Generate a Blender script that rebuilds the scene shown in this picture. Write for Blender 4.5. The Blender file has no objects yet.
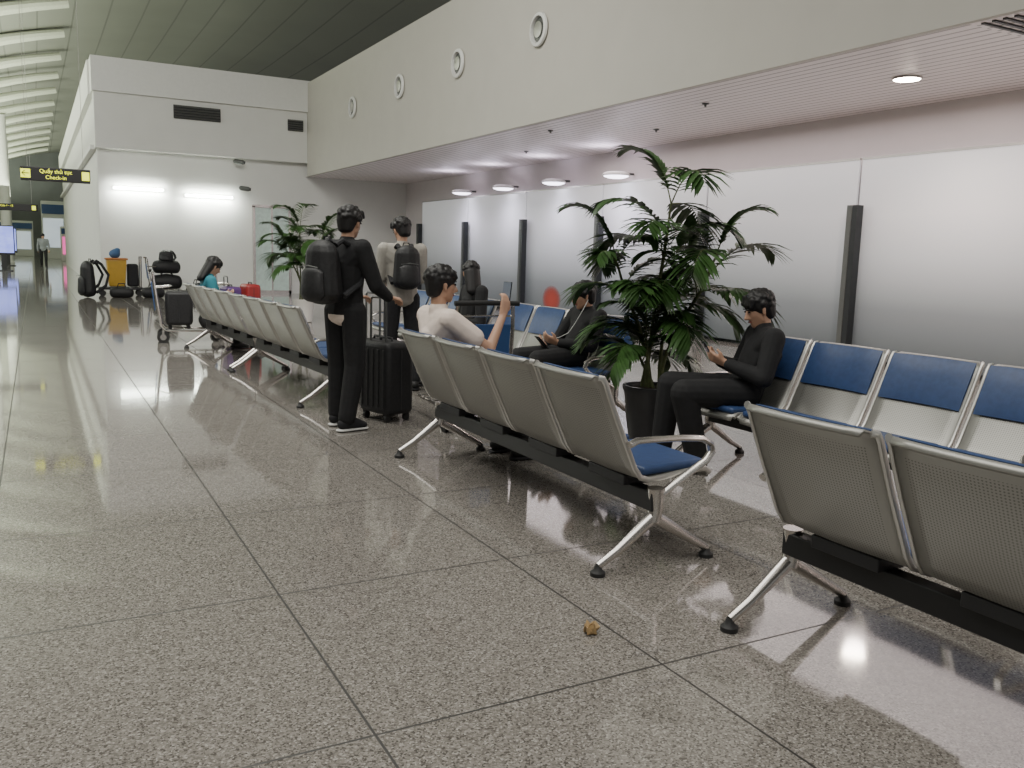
import bpy, bmesh, math, random
from mathutils import Vector, Matrix, Euler
V=Vector
pi=math.pi
COL=bpy.context.scene.collection

# ------------------------------------------------------------------ materials
def mat(name,col,rough=.5,metal=0,var=.06,scale=12,emit=0,alpha=None,bump=0,spec=.5,trans=0,coat=0):
    m=bpy.data.materials.new(name); m.use_nodes=True
    nt=m.node_tree; b=nt.nodes['Principled BSDF']
    tc=nt.nodes.new('ShaderNodeTexCoord'); n=nt.nodes.new('ShaderNodeTexNoise')
    n.inputs['Scale'].default_value=scale; n.inputs['Detail'].default_value=3
    nt.links.new(tc.outputs['Object'],n.inputs['Vector'])
    r=nt.nodes.new('ShaderNodeValToRGB')
    r.color_ramp.elements[0].position=.3; r.color_ramp.elements[1].position=.7
    r.color_ramp.elements[0].color=(*[max(0,c*(1-var)) for c in col],1)
    r.color_ramp.elements[1].color=(*[min(1,c*(1+var)) for c in col],1)
    nt.links.new(n.outputs['Fac'],r.inputs['Fac'])
    nt.links.new(r.outputs['Color'],b.inputs['Base Color'])
    b.inputs['Roughness'].default_value=rough; b.inputs['Metallic'].default_value=metal
    b.inputs['Specular IOR Level'].default_value=spec
    if emit:
        b.inputs['Emission Strength'].default_value=emit
        b.inputs['Emission Color'].default_value=(*col,1)
    if trans: b.inputs['Transmission Weight'].default_value=trans
    if coat: b.inputs['Coat Weight'].default_value=coat
    if bump:
        bp=nt.nodes.new('ShaderNodeBump'); bp.inputs['Strength'].default_value=bump; bp.inputs['Distance'].default_value=.01
        nt.links.new(n.outputs['Fac'],bp.inputs['Height']); nt.links.new(bp.outputs['Normal'],b.inputs['Normal'])
    return m
def N(nt,t,**k):
    n=nt.nodes.new(t)
    for a,b in k.items(): setattr(n,a,b)
    return n
def M(nt,op,a,b=None,c=None):
    n=nt.nodes.new('ShaderNodeMath'); n.operation=op
    for i,x in enumerate((a,b,c)):
        if x is None: continue
        if isinstance(x,(int,float)): n.inputs[i].default_value=x
        else: nt.links.new(x,n.inputs[i])
    return n.outputs[0]

def floor_mat():
    m=bpy.data.materials.new('granite_tiles'); m.use_nodes=True; nt=m.node_tree; b=nt.nodes['Principled BSDF']
    tc=N(nt,'ShaderNodeTexCoord'); sx=N(nt,'ShaderNodeSeparateXYZ'); nt.links.new(tc.outputs['Object'],sx.inputs[0])
    vo=N(nt,'ShaderNodeTexVoronoi'); vo.inputs['Scale'].default_value=165; nt.links.new(tc.outputs['Object'],vo.inputs['Vector'])
    sc=N(nt,'ShaderNodeSeparateColor'); nt.links.new(vo.outputs['Color'],sc.inputs[0])
    r=N(nt,'ShaderNodeValToRGB'); r.color_ramp.interpolation='CONSTANT'
    e=r.color_ramp.elements; e[0].position=0; e[0].color=(.092,.083,.074,1); e[1].position=.15; e[1].color=(.160,.146,.131,1)
    for p,c in ((.40,(.212,.195,.175,1)),(.70,(.265,.246,.222,1)),(.92,(.36,.34,.31,1))):
        x=e.new(p); x.color=c
    nt.links.new(sc.outputs[0],r.inputs['Fac'])
    no=N(nt,'ShaderNodeTexNoise'); no.inputs['Scale'].default_value=1.2; nt.links.new(tc.outputs['Object'],no.inputs['Vector'])
    def edge(s,off,sp,w):
        f=M(nt,'FRACT',M(nt,'DIVIDE',M(nt,'SUBTRACT',s,off-100*sp),sp))
        d=M(nt,'MULTIPLY',M(nt,'MINIMUM',f,M(nt,'SUBTRACT',1,f)),sp)
        return M(nt,'LESS_THAN',d,w)
    j=M(nt,'MAXIMUM',edge(sx.outputs['X'],.81,1.05,.0045),edge(sx.outputs['Y'],2.247,1.16,.0045))
    mx=N(nt,'ShaderNodeMix',data_type='RGBA'); nt.links.new(j,mx.inputs[0]); nt.links.new(r.outputs[0],mx.inputs[6]); mx.inputs[7].default_value=(.022,.019,.017,1)
    nt.links.new(mx.outputs[2],b.inputs['Base Color'])
    ro=M(nt,'ADD',M(nt,'MULTIPLY',no.outputs['Fac'],.05),.035)
    nt.links.new(M(nt,'ADD',ro,M(nt,'MULTIPLY',j,.4)),b.inputs['Roughness'])
    b.inputs['IOR'].default_value=1.6; b.inputs['Specular IOR Level'].default_value=.7
    no2=N(nt,'ShaderNodeTexNoise'); no2.inputs['Scale'].default_value=2.; nt.links.new(tc.outputs['Object'],no2.inputs['Vector'])
    bp=N(nt,'ShaderNodeBump'); bp.inputs['Strength'].default_value=.02; bp.inputs['Distance'].default_value=.02
    nt.links.new(no2.outputs['Fac'],bp.inputs['Height']); nt.links.new(bp.outputs['Normal'],b.inputs['Normal'])
    return m
def perf_mat():
    m=bpy.data.materials.new('perforated_steel'); m.use_nodes=True; nt=m.node_tree; b=nt.nodes['Principled BSDF']
    tc=N(nt,'ShaderNodeTexCoord'); sx=N(nt,'ShaderNodeSeparateXYZ'); nt.links.new(tc.outputs['Object'],sx.inputs[0])
    def c(s,sp):
        return M(nt,'SUBTRACT',M(nt,'FRACT',M(nt,'DIVIDE',M(nt,'ADD',s,10),sp)),.5)
    yy=c(sx.outputs['Y'],.012); zz=c(M(nt,'SUBTRACT',sx.outputs['Z'],M(nt,'MULTIPLY',sx.outputs['X'],.6)),.012)
    d=M(nt,'SQRT',M(nt,'ADD',M(nt,'MULTIPLY',yy,yy),M(nt,'MULTIPLY',zz,zz)))
    inside=M(nt,'LESS_THAN',d,.25)
    lim=M(nt,'MULTIPLY',M(nt,'LESS_THAN',M(nt,'ABSOLUTE',sx.outputs['Y']),.235),M(nt,'LESS_THAN',sx.outputs['Z'],.83))
    k=M(nt,'MULTIPLY',inside,lim)
    mx=N(nt,'ShaderNodeMix',data_type='RGBA'); nt.links.new(k,mx.inputs[0]); mx.inputs[6].default_value=(.34,.335,.31,1); mx.inputs[7].default_value=(.17,.165,.155,1)
    nt.links.new(mx.outputs[2],b.inputs['Base Color'])
    b.inputs['Metallic'].default_value=.6; b.inputs['Roughness'].default_value=.4
    return m
def slat_mat():
    m=bpy.data.materials.new('linear_metal_ceiling'); m.use_nodes=True; nt=m.node_tree; b=nt.nodes['Principled BSDF']
    tc=N(nt,'ShaderNodeTexCoord'); sx=N(nt,'ShaderNodeSeparateXYZ'); nt.links.new(tc.outputs['Object'],sx.inputs[0])
    f=M(nt,'FRACT',M(nt,'DIVIDE',M(nt,'ADD',sx.outputs['X'],50),.15))
    g=M(nt,'LESS_THAN',f,.22)
    mx=N(nt,'ShaderNodeMix',data_type='RGBA'); nt.links.new(g,mx.inputs[0]); mx.inputs[6].default_value=(.82,.75,.74,1); mx.inputs[7].default_value=(.28,.23,.22,1)
    nt.links.new(mx.outputs[2],b.inputs['Base Color']); b.inputs['Roughness'].default_value=.35
    return m
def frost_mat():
    m=bpy.data.materials.new('frosted_glass_painted_falloff'); m.use_nodes=True; nt=m.node_tree; b=nt.nodes['Principled BSDF']
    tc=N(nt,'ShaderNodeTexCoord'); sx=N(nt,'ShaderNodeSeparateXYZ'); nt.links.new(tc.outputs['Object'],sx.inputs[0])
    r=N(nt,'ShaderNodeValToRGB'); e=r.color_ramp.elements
    e[0].position=.0; e[0].color=(.08,.09,.095,1); e[1].position=1; e[1].color=(.80,.82,.84,1)  # light falloff painted into the colour, dark at the foot, pale on top
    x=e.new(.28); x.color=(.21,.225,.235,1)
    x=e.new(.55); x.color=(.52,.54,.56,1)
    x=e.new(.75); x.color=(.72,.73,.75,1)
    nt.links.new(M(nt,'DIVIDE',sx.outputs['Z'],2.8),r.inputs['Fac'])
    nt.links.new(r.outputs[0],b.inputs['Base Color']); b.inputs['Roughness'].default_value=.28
    nt.links.new(r.outputs[0],b.inputs['Emission Color']); b.inputs['Emission Strength'].default_value=.2  # added glow in place of backlight, follows the same ramp
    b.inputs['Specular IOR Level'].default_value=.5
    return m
def roof_mat():
    m=bpy.data.materials.new('roof_panels'); m.use_nodes=True; nt=m.node_tree; b=nt.nodes['Principled BSDF']
    tc=N(nt,'ShaderNodeTexCoord'); sx=N(nt,'ShaderNodeSeparateXYZ'); nt.links.new(tc.outputs['Object'],sx.inputs[0])
    no=N(nt,'ShaderNodeTexNoise'); no.inputs['Scale'].default_value=.25; nt.links.new(tc.outputs['Object'],no.inputs['Vector'])
    g=M(nt,'LESS_THAN',M(nt,'FRACT',M(nt,'DIVIDE',M(nt,'ADD',sx.outputs['X'],50),1.2)),.05)
    mx=N(nt,'ShaderNodeMix',data_type='RGBA'); nt.links.new(g,mx.inputs[0])
    r=N(nt,'ShaderNodeValToRGB'); r.color_ramp.elements[0].color=(.20,.205,.18,1); r.color_ramp.elements[1].color=(.28,.285,.25,1); nt.links.new(no.outputs['Fac'],r.inputs['Fac'])
    nt.links.new(r.outputs[0],mx.inputs[6]); mx.inputs[7].default_value=(.16,.16,.145,1)
    nt.links.new(mx.outputs[2],b.inputs['Base Color']); b.inputs['Roughness'].default_value=.55
    return m
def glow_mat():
    m=bpy.data.materials.new('painted_red_glow'); m.use_nodes=True; nt=m.node_tree; nt.nodes.remove(nt.nodes['Principled BSDF'])  # soft red glow painted as an emissive patch on the panel face
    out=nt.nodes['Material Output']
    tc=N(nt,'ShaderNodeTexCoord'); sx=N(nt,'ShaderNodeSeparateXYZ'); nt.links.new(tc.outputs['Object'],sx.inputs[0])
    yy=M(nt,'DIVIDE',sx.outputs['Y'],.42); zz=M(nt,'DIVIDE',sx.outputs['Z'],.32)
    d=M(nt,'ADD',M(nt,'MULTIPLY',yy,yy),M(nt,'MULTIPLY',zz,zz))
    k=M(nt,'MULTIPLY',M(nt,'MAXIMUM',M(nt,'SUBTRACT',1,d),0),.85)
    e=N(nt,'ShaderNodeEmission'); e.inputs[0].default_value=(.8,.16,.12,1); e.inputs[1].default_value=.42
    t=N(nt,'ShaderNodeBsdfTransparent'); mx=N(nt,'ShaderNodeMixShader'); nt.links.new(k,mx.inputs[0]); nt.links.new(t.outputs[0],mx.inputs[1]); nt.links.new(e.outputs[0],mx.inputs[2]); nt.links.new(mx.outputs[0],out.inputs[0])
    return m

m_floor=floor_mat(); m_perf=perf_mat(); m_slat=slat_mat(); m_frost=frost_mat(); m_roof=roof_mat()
m_wall=mat('white_plaster',(.68,.68,.645),.6,var=.02,scale=2)
m_bulk=mat('cream_bulkhead',(.50,.48,.43),.6,var=.02,scale=2)
m_wallr=mat('white_wall',(.68,.63,.63),.6,var=.02,scale=2)
m_trimw=mat('white_trim',(.70,.70,.67),.5,var=.02)
m_beam=mat('white_roof_beam',(.66,.68,.58),.5,var=.04)
m_dark=mat('dark_metal',(.03,.03,.032),.5,.3)
m_black=mat('black_beam',(.012,.012,.013),.45)
m_rub=mat('black_rubber',(.015,.015,.015),.6)
m_chrome=mat('polished_aluminium',(.60,.57,.54),.24,.95,var=.03)
m_edge=mat('satin_steel_rim',(.52,.51,.48),.35,.8,var=.03)
m_blue=mat('blue_vinyl',(.026,.055,.145),.42,var=.12,scale=30,bump=.05)
m_post=mat('anodised_post',(.12,.125,.12),.4,.5)
m_postd=mat('dark_post_channel',(.03,.033,.035),.4,.4)
m_leaf=mat('palm_leaf',(.038,.090,.022),.42,var=.4,scale=9)
m_cane=mat('palm_cane',(.10,.12,.045),.6,var=.3,scale=20)
m_pot=mat('white_ceramic',(.62,.60,.56),.3,var=.02)
m_potd=mat('charcoal_ceramic',(.025,.025,.027),.35,var=.1)
m_soil=mat('dark_soil',(.03,.02,.015),.9,var=.4,scale=60,bump=.5)
m_skin=mat('skin',(.46,.27,.18),.5,var=.05)
m_hair=mat('black_hair',(.007,.006,.006),.55,var=.3,scale=60)
m_clblk=mat('black_cloth',(.007,.007,.008),.85,var=.25,scale=25,bump=.3)
m_cldk=mat('charcoal_cloth',(.012,.012,.014),.85,var=.25,scale=25,bump=.3)
m_clwh=mat('white_cotton',(.74,.63,.55),.85,var=.05,scale=20,bump=.3)
m_clkh=mat('khaki_cotton',(.34,.32,.28),.85,var=.06,scale=20,bump=.2)
m_clteal=mat('teal_cotton',(.02,.16,.20),.85,var=.1)
m_clgrey=mat('grey_cotton',(.25,.27,.28),.85,var=.1)
m_eye=mat('eye_dark',(.01,.008,.006),.2)
m_lip=mat('lip',(.28,.10,.08),.5)
m_glass=mat('phone_glass',(.008,.008,.01),.08)
m_screen=mat('phone_screen',(.12,.14,.17),.3,emit=.25)
m_bag=mat('black_nylon',(.009,.009,.010),.6,var=.3,scale=40,bump=.3)
m_yel=mat('mustard_plastic',(.45,.27,.03),.4)
m_red=mat('red_plastic',(.25,.02,.02),.4)
m_pur=mat('purple_plastic',(.08,.03,.14),.4)
m_sblue=mat('blue_panel',(.03,.08,.22),.4)
m_sbag=mat('blue_nylon',(.04,.10,.22),.7)
m_tube=mat('tube_light',(.93,1,.88),.4,var=0,emit=30)
m_lampw=mat('warm_lamp',(1,.86,.68),.4,var=0,emit=60)
m_lampc=mat('cool_lamp',(.9,.86,1),.4,var=0,emit=6)
m_led=mat('led_screen',(.25,.3,.9),.4,var=.5,scale=4,emit=1.3)
m_signb=mat('sign_black',(.01,.01,.01),.4)
m_signy=mat('sign_yellow',(.8,.85,.05),.4,var=0,emit=1.4)
m_shopw=mat('shop_glow',(.7,.8,.9),.4,var=.3,scale=1,emit=.6)
m_shopp=mat('pink_glow',(.9,.1,.4),.4,var=.2,emit=1.2)
m_night=mat('night_glazing',(.02,.025,.035),.1,.1)
m_far=mat('grey_far_wall',(.16,.17,.17),.6,var=.2,scale=.4)
m_paper=mat('dry_leaf',(.30,.20,.09),.8,var=.3,scale=60)
m_shoew=mat('white_sole',(.6,.6,.58),.6)

# ------------------------------------------------------------------ mesh builder
def ell(c,r,nu=12,nv=7,R=None):
    if isinstance(r,(int,float)): r=(r,r,r)
    c=V(c); out=[]
    for i in range(nv+1):
        th=pi*i/nv
        for j in range(nu if 0<i<nv else 1):
            ph=2*pi*j/nu
            p=V((r[0]*math.sin(th)*math.cos(ph),r[1]*math.sin(th)*math.sin(ph),r[2]*math.cos(th)))
            if R: p=R@p
            out.append(c+p)
    return out
class MB:
    def __init__(s): s.v=[]; s.f=[]; s.m=[]
    def add(s,vs,fs,m=0):
        o=len(s.v); s.v+= [V(x) for x in vs]; s.f+=[[i+o for i in f] for f in fs]; s.m+=[m]*len(fs); return s
    def box(s,c,sz,R=None,m=0):
        c=V(c); h=V(sz)/2; vs=[]
        for x in(-1,1):
            for y in(-1,1):
                for z in(-1,1):
                    p=V((x*h.x,y*h.y,z*h.z))
                    if R: p=R@p
                    vs.append(c+p)
        return s.add(vs,[[0,1,3,2],[4,6,7,5],[0,4,5,1],[2,3,7,6],[0,2,6,4],[1,5,7,3]],m)
    def tube(s,pts,r,n=10,m=0,flat=1.0,up=V((0,1,0)),cap=True):
        pts=[V(p) for p in pts]; k=len(pts); vs=[]; fs=[]
        for i,p in enumerate(pts):
            t=(pts[min(i+1,k-1)]-pts[max(i-1,0)]).normalized()
            a=up-t*up.dot(t)
            if a.length<.05:
                q=V((1,0,0)); a=q-t*q.dot(t)
                if a.length<.05: a=V((0,0,1))-t*t.z
            a.normalize(); b=t.cross(a)
            rr=r[i] if isinstance(r,(list,tuple)) else r
            for j in range(n):
                an=2*pi*j/n; vs.append(p+a*math.cos(an)*rr*flat+b*math.sin(an)*rr)
        for i in range(k-1):
            for j in range(n):
                fs.append([i*n+j,i*n+(j+1)%n,(i+1)*n+(j+1)%n,(i+1)*n+j])
        if cap: fs.append(list(range(n))[::-1]); fs.append([(k-1)*n+j for j in range(n)])
        return s.add(vs,fs,m)
    def cyl(s,a,b,r,n=16,m=0): return s.tube([a,b],r,n,m)
    def lathe(s,prof,c=(0,0,0),n=28,m=0):
        c=V(c); vs=[]; fs=[]; k=len(prof)
        for r,z in prof:
            for j in range(n):
                a=2*pi*j/n; vs.append(c+V((r*math.cos(a),r*math.sin(a),z)))
        for i in range(k-1):
            for j in range(n): fs.append([i*n+j,i*n+(j+1)%n,(i+1)*n+(j+1)%n,(i+1)*n+j])
        fs.append(list(range(n))[::-1]); fs.append([(k-1)*n+j for j in range(n)])
        return s.add(vs,fs,m)
    def hull(s,pts,m=0):
        bm=bmesh.new(); vv=[bm.verts.new(p) for p in pts]
        bmesh.ops.convex_hull(bm,input=vv)
        bmesh.ops.delete(bm,geom=[v for v in bm.verts if not v.link_faces],context='VERTS')
        bm.verts.index_update(); bm.verts.ensure_lookup_table()
        s.add([v.co.copy() for v in bm.verts],[[v.index for v in f.verts] for f in bm.faces],m); bm.free(); return s
    def cap(s,a,ra,b,rb,R=None,m=0): return s.hull(ell(a,ra,R=R)+ell(b,rb,R=R),m)
    def build(s,name,mats,parent=None,loc=(0,0,0),rot=0,smooth=True,ang=35,bevel=0,voxel=0,sm=3):
        me=bpy.data.meshes.new(name); me.from_pydata([tuple(v) for v in s.v],[],s.f); me.update()
        bm=bmesh.new(); bm.from_mesh(me); bmesh.ops.recalc_face_normals(bm,faces=bm.faces); bm.to_mesh(me); bm.free()
        if voxel:
            t=bpy.data.objects.new('tmp',me); COL.objects.link(t)
            r=t.modifiers.new('r','REMESH'); r.mode='VOXEL'; r.voxel_size=voxel
            if sm: q=t.modifiers.new('s','SMOOTH'); q.iterations=sm; q.factor=.5
            dg=bpy.context.evaluated_depsgraph_get(); dg.update()
            me2=bpy.data.meshes.new_from_object(t.evaluated_get(dg)); me2.name=name
            bpy.data.objects.remove(t); me=me2; me.materials.clear()
        if not isinstance(mats,(list,tuple)): mats=[mats]
        for x in mats: me.materials.append(x)
        if not voxel:
            for p,mi in zip(me.polygons,s.m): p.material_index=mi
        else:
            for p in me.polygons: p.material_index=0
        if smooth:
            for p in me.polygons: p.use_smooth=True
            if not voxel: me.set_sharp_from_angle(angle=math.radians(ang))
        o=bpy.data.objects.new(name,me); COL.objects.link(o); o.location=loc; o.rotation_euler=(0,0,rot)
        if parent: o.parent=parent
        if bevel:
            b=o.modifiers.new('bevel','BEVEL'); b.width=bevel; b.segments=3; b.limit_method='ANGLE'
        return o
def empty(name,loc=(0,0,0),rot=0):
    o=bpy.data.objects.new(name,None); o.empty_display_size=.2; COL.objects.link(o); o.location=loc; o.rotation_euler=(0,0,rot); return o
def tag(o,label,cat,group=None):
    o['label']=label; o['category']=cat
    if group: o['group']=group
    return o
def struct(o): o['kind']='structure'; return o
def kids(o): return [c for c in bpy.data.objects if c.parent==o]
def copy_tree(o,loc=None,rot=None,parent=None,label=None):
    n=o.copy(); COL.objects.link(n)
    if loc is not None: n.location=loc
    if rot is not None: n.rotation_euler=(0,0,rot)
    n.parent=parent
    for c in kids(o): copy_tree(c,parent=n)
    if label: n['label']=label
    return n
def B(c,s,R=None): return MB().box(c,s,R)
def Ry(a): return Matrix.Rotation(a,3,'Y')
def Rz(a): return Matrix.Rotation(a,3,'Z')

# ------------------------------------------------------------------ shell
def shell(name,c,s,m): return struct(B((0,0,0),s).build(name,m,loc=c,smooth=False))
fl=MB().add([(-14,-6,0),(16,-6,0),(16,100,0),(-14,100,0)],[[0,1,2,3]]).build('floor',m_floor,smooth=False); struct(fl)
shell('wall_right',(10.8,11,1.8),(.3,34,3.6),m_wallr)
shell('wall_bulkhead',(7.37,10.35,4.9),(.08,32.7,2.7),m_bulk)
c=MB().add([(7.33,-6,3.56),(10.9,-6,3.56),(10.9,27,3.56),(7.33,27,3.56)],[[0,3,2,1]]).build('ceiling_soffit',m_slat,smooth=False); struct(c)
shell('wall_end',(6.2,27.2,2.0),(9.2,.4,4.0),m_wall)
shell('wall_end_upper',(6.2,27.05,4.68),(9.3,.7,1.48),m_wall)
shell('wall_end_parapet',(6.2,27.0,5.86),(9.4,.8,.9),m_trimw)
shell('wall_side',(1.8,43.5,3.1),(.4,32,6.2),m_wall)
shell('trim_1',(1.55,43.5,5.86),(.2,32.2,.9),m_trimw)
shell('trim_2',(1.55,43.5,4.0),(.2,32.2,.12),m_trimw)
shell('wall_left',(-12,47,4),(.3,106,8),m_night)
shell('wall_far',(0,98,5),(26,.3,10),m_far)
# roof
g=MB(); nx,ny=26,24; vs=[];fs=[]
for i in range(nx+1):
    for j in range(ny+1):
        x=-13+i*30/nx; y=-6+j*106/ny
        z=10.4-.022*(x-6)**2+.25*math.sin(y*.12)
        vs.append((x,y,z))
for i in range(nx):
    for j in range(ny):
        a=i*(ny+1)+j; fs.append([a,a+1,a+ny+2,a+ny+1])
struct(g.add(vs,fs).build('ceiling',m_roof))
# baseboard
shell('baseboard_right',(10.62,10.3,.06),(.05,33,.12),m_postd)

# roof beams
tr=MB()
def trz(x): return 9.95-.022*(x-6)**2
xs=[-11+i*.95 for i in range(14)]
tr.tube([(x,0,trz(x)) for x in xs],[.16+.02*i for i in range(14)][::-1],10,flat=1.6)
tr.tube([(x,0,trz(x)-1.0+.05*i) for i,x in enumerate(xs[:10])],.07,8)
for i in range(0,10,3):
    tr.tube([(xs[i],0,trz(xs[i])),(xs[i],0,trz(xs[i])-1.0+.05*i)],.05,6)
t0=tr.build('roof_beam',m_beam,loc=(0,30,0)); tag(t0,'white curved steel roof beam with tie rod under ceiling','roof beam','roof beams')
for k in range(1,13):
    copy_tree(t0,loc=(0,30+k*5,0))

# end wall things
def louver(x0,x1,z,h):
    w=x1-x0; mb=MB().box((0,0,0),(w,.06,h))
    o=mb.build('air_vent',m_dark,loc=((x0+x1)/2,26.67,z),smooth=False)
    for k in range(5): MB().box((0,-.045,-h/2+h*(k+.5)/5),(w*.96,.04,h*.09),Matrix.Rotation(.5,3,'X')).build('vent_louver',m_post,parent=o,smooth=False)
    tag(o,'dark louvred rectangular air vent in white wall','vent','wall air vents'); return o
louver(3.56,4.82,5.07,.36); louver(6.75,7.2,5.0,.32)
def tubelamp(x0,x1,z):
    e=empty('wall_light',((x0+x1)/2,26.98,z)); w=x1-x0
    MB().box((0,0,0),(w+.1,.05,.1)).build('housing',m_trimw,parent=e,bevel=.01)
    MB().cyl((-w/2,-.06,0),(w/2,-.06,0),.04).build('fluorescent_tube',m_tube,parent=e)
    tag(e,'lit white fluorescent tube lamp on white wall','lamp','fluorescent wall lamps')
    l=bpy.data.lights.new('tube_lamp_light','AREA'); l.shape='RECTANGLE'; l.size=w; l.size_y=.1; l.energy=60; l.color=(.95,1,.92)
    lo=bpy.data.objects.new('tube_lamp_light',l); COL.objects.link(lo); lo.parent=e; lo.location=(0,-.2,0); lo.rotation_euler=(pi/2-.5,0,0)
tubelamp(1.98,3.26,2.90); tubelamp(3.86,5.16,2.80)
for (x,z) in ((5.3,3.85),(5.45,3.1)):
    e=empty('security_camera',(x,26.95,z))
    MB().cyl((0,0,0),(0,-.25,0),.02).build('bracket',m_post,parent=e)
    MB().cap((-.08,-.28,-.02),.07,(.1,-.34,-.04),.07).build('camera_body',m_post,parent=e)
    MB().cyl((.13,-.35,-.045),(.18,-.36,-.05),.045).build('lens',m_dark,parent=e)
    tag(e,'small grey bullet security camera on wall bracket','camera','security cameras')
# glass door in end wall
d=struct(MB().box((0,0,1.3),(1.0,.05,2.5)).build('door_1',mat('greenish_glass',(.45,.55,.5),.15,var=.1,emit=.15),loc=(6.3,26.92,0),smooth=False))
fr=MB(); fr.box((-.53,0,1.3),(.07,.1,2.6)); fr.box((.53,0,1.3),(.07,.1,2.6)); fr.box((0,0,2.6),(1.13,.1,.08)); fr.box((0,0,.05),(1.13,.1,.1)); fr.box((0,0,1.3),(.05,.09,2.5))
fr.build('door_frame',m_chrome,parent=d,smooth=False)

# round air nozzles on bulkhead
e0=None
for (y,z) in ((12.8,5.0),(15.9,5.0),(19.0,5.03),(22.3,5.0)):
    if e0 is None:
        e0=empty('air_nozzle',(7.32,y,z))
        o=MB().lathe([(.25,0),(.27,.02),(.26,.05),(.21,.06),(.2,.02),(.2,0)]).build('rim',m_trimw,parent=e0); o.rotation_euler=(0,-pi/2,0)
        o=MB().lathe([(.2,.0),(.19,.012),(.1,.03),(.0,.03)]).build('grille',m_post,parent=e0); o.rotation_euler=(0,-pi/2,0)
        o=MB().lathe([(.12,.03),(.125,.045),(.05,.055),(0,.055)]).build('nozzle',m_edge,parent=e0); o.rotation_euler=(0,-pi/2,0)
        tag(e0,'round ventilation nozzle with white rim on cream bulkhead','vent','round air nozzles')
    else: copy_tree(e0,loc=(7.32,y,z))

# frosted panels and posts
PY0=8.84; SP=3.26
for k in range(-3,5):
    y0=PY0+k*SP+.06
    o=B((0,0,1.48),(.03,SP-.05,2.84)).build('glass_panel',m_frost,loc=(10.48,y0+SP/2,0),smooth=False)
    MB().box((0,0,2.9),(.045,SP-.04,.03)).build('top_rail',m_edge,parent=o,smooth=False)
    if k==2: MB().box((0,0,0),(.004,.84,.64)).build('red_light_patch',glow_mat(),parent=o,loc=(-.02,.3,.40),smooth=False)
    tag(o,'tall frosted glass screen panel with steel top rail','glass panel','frosted screen panels')
for k in range(-2,6):
    e=empty('screen_post',(10.35,PY0+k*SP,0))
    MB().box((0,.05,1.12),(.12,.09,2.24)).build('post_body',m_post,parent=e,bevel=.005)
    MB().box((0,-.05,1.12),(.13,.09,2.24)).build('post_channel',m_postd,parent=e,bevel=.005)
    MB().box((0,0,.01),(.3,.3,.02)).build('base_plate',m_post,parent=e,smooth=False)
    tag(e,'dark grey metal post holding frosted glass screen','post','screen posts')
# oval lamps above the screen
for i,y in enumerate((14.6,17.0,19.4,21.8)):
    e=empty('wall_lamp',(10.62,y,3.02))
    MB().tube([(0,0,.04),(-.3,0,.04)],.025).build('lamp_arm',m_post,parent=e)
    MB().lathe([(.0,.06),(.18,.06),(.26,.03),(.28,0),(.27,-.02)],c=(-.42,0,0)).build('lamp_shade',m_trimw,parent=e)
    MB().lathe([(.0,-.07),(.15,-.065),(.24,-.035),(.25,-.021)],c=(-.42,0,0)).build('lamp_diffuser',m_lampc,parent=e)
    tag(e,'round dish lamp glowing above frosted glass screen','lamp','screen wall lamps')
    for nm,en,ro,z in (('screen_light',130,0,-.15),('soffit_uplight',60,pi,.12)):
        l=bpy.data.lights.new(nm,'SPOT'); l.energy=en; l.spot_size=2.9; l.spot_blend=1; l.shadow_soft_size=.3; l.color=(.86,.80,1)
        lo=bpy.data.objects.new(nm,l); COL.objects.link(lo); lo.parent=e; lo.location=(-.75,0,z); lo.rotation_euler=(0,ro,0)
# soffit downlights
for i,(x,y) in enumerate(((8.98,7.09),(8.98,2.6),(8.98,-1.9))):
    e=empty('downlight',(x,y,3.555))
    MB().lathe([(.155,0),(.165,-.012),(.15,-.016),(.145,0)]).build('downlight_rim',m_trimw,parent=e)
    MB().lathe([(.145,-.004),(.14,-.018),(0,-.035)]).build('downlight_bulb',m_lampw,parent=e)
    tag(e,'small round lit downlight recessed in slatted ceiling','lamp','soffit downlights')
    l=bpy.data.lights.new('downlight_light','SPOT'); l.energy=280; l.spot_size=2.6; l.spot_blend=.8; l.shadow_soft_size=.12; l.color=(1,.84,.76)
    lo=bpy.data.objects.new('downlight_light',l); COL.objects.link(lo); lo.parent=e; lo.location=(0,0,-.08)
for i,(x,y) in enumerate(((8.3,9.8),(9.3,12.2),(8.0,13.5),(9.2,16.5))):
    o=MB().lathe([(.05,0),(.05,-.015),(.02,-.02),(.012,-.045),(.022,-.048),(0,-.05)]).build('ceiling_sprinkler',m_post,loc=(x,y,3.56)); tag(o,'tiny metal fire sprinkler under slatted ceiling','sprinkler','ceiling sprinklers')
o=MB().box((0,0,.008),(1.5,1.0,.008)).build('ceiling_grille',m_slat,loc=(8.15,4.75,3.545),smooth=False); tag(o,'dark slotted air grille in slatted ceiling','vent')
for k in range(9): MB().box((0,-.4+k*.1,0),(1.4,.035,.02)).build('slot',m_dark,parent=o,smooth=False)

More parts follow.
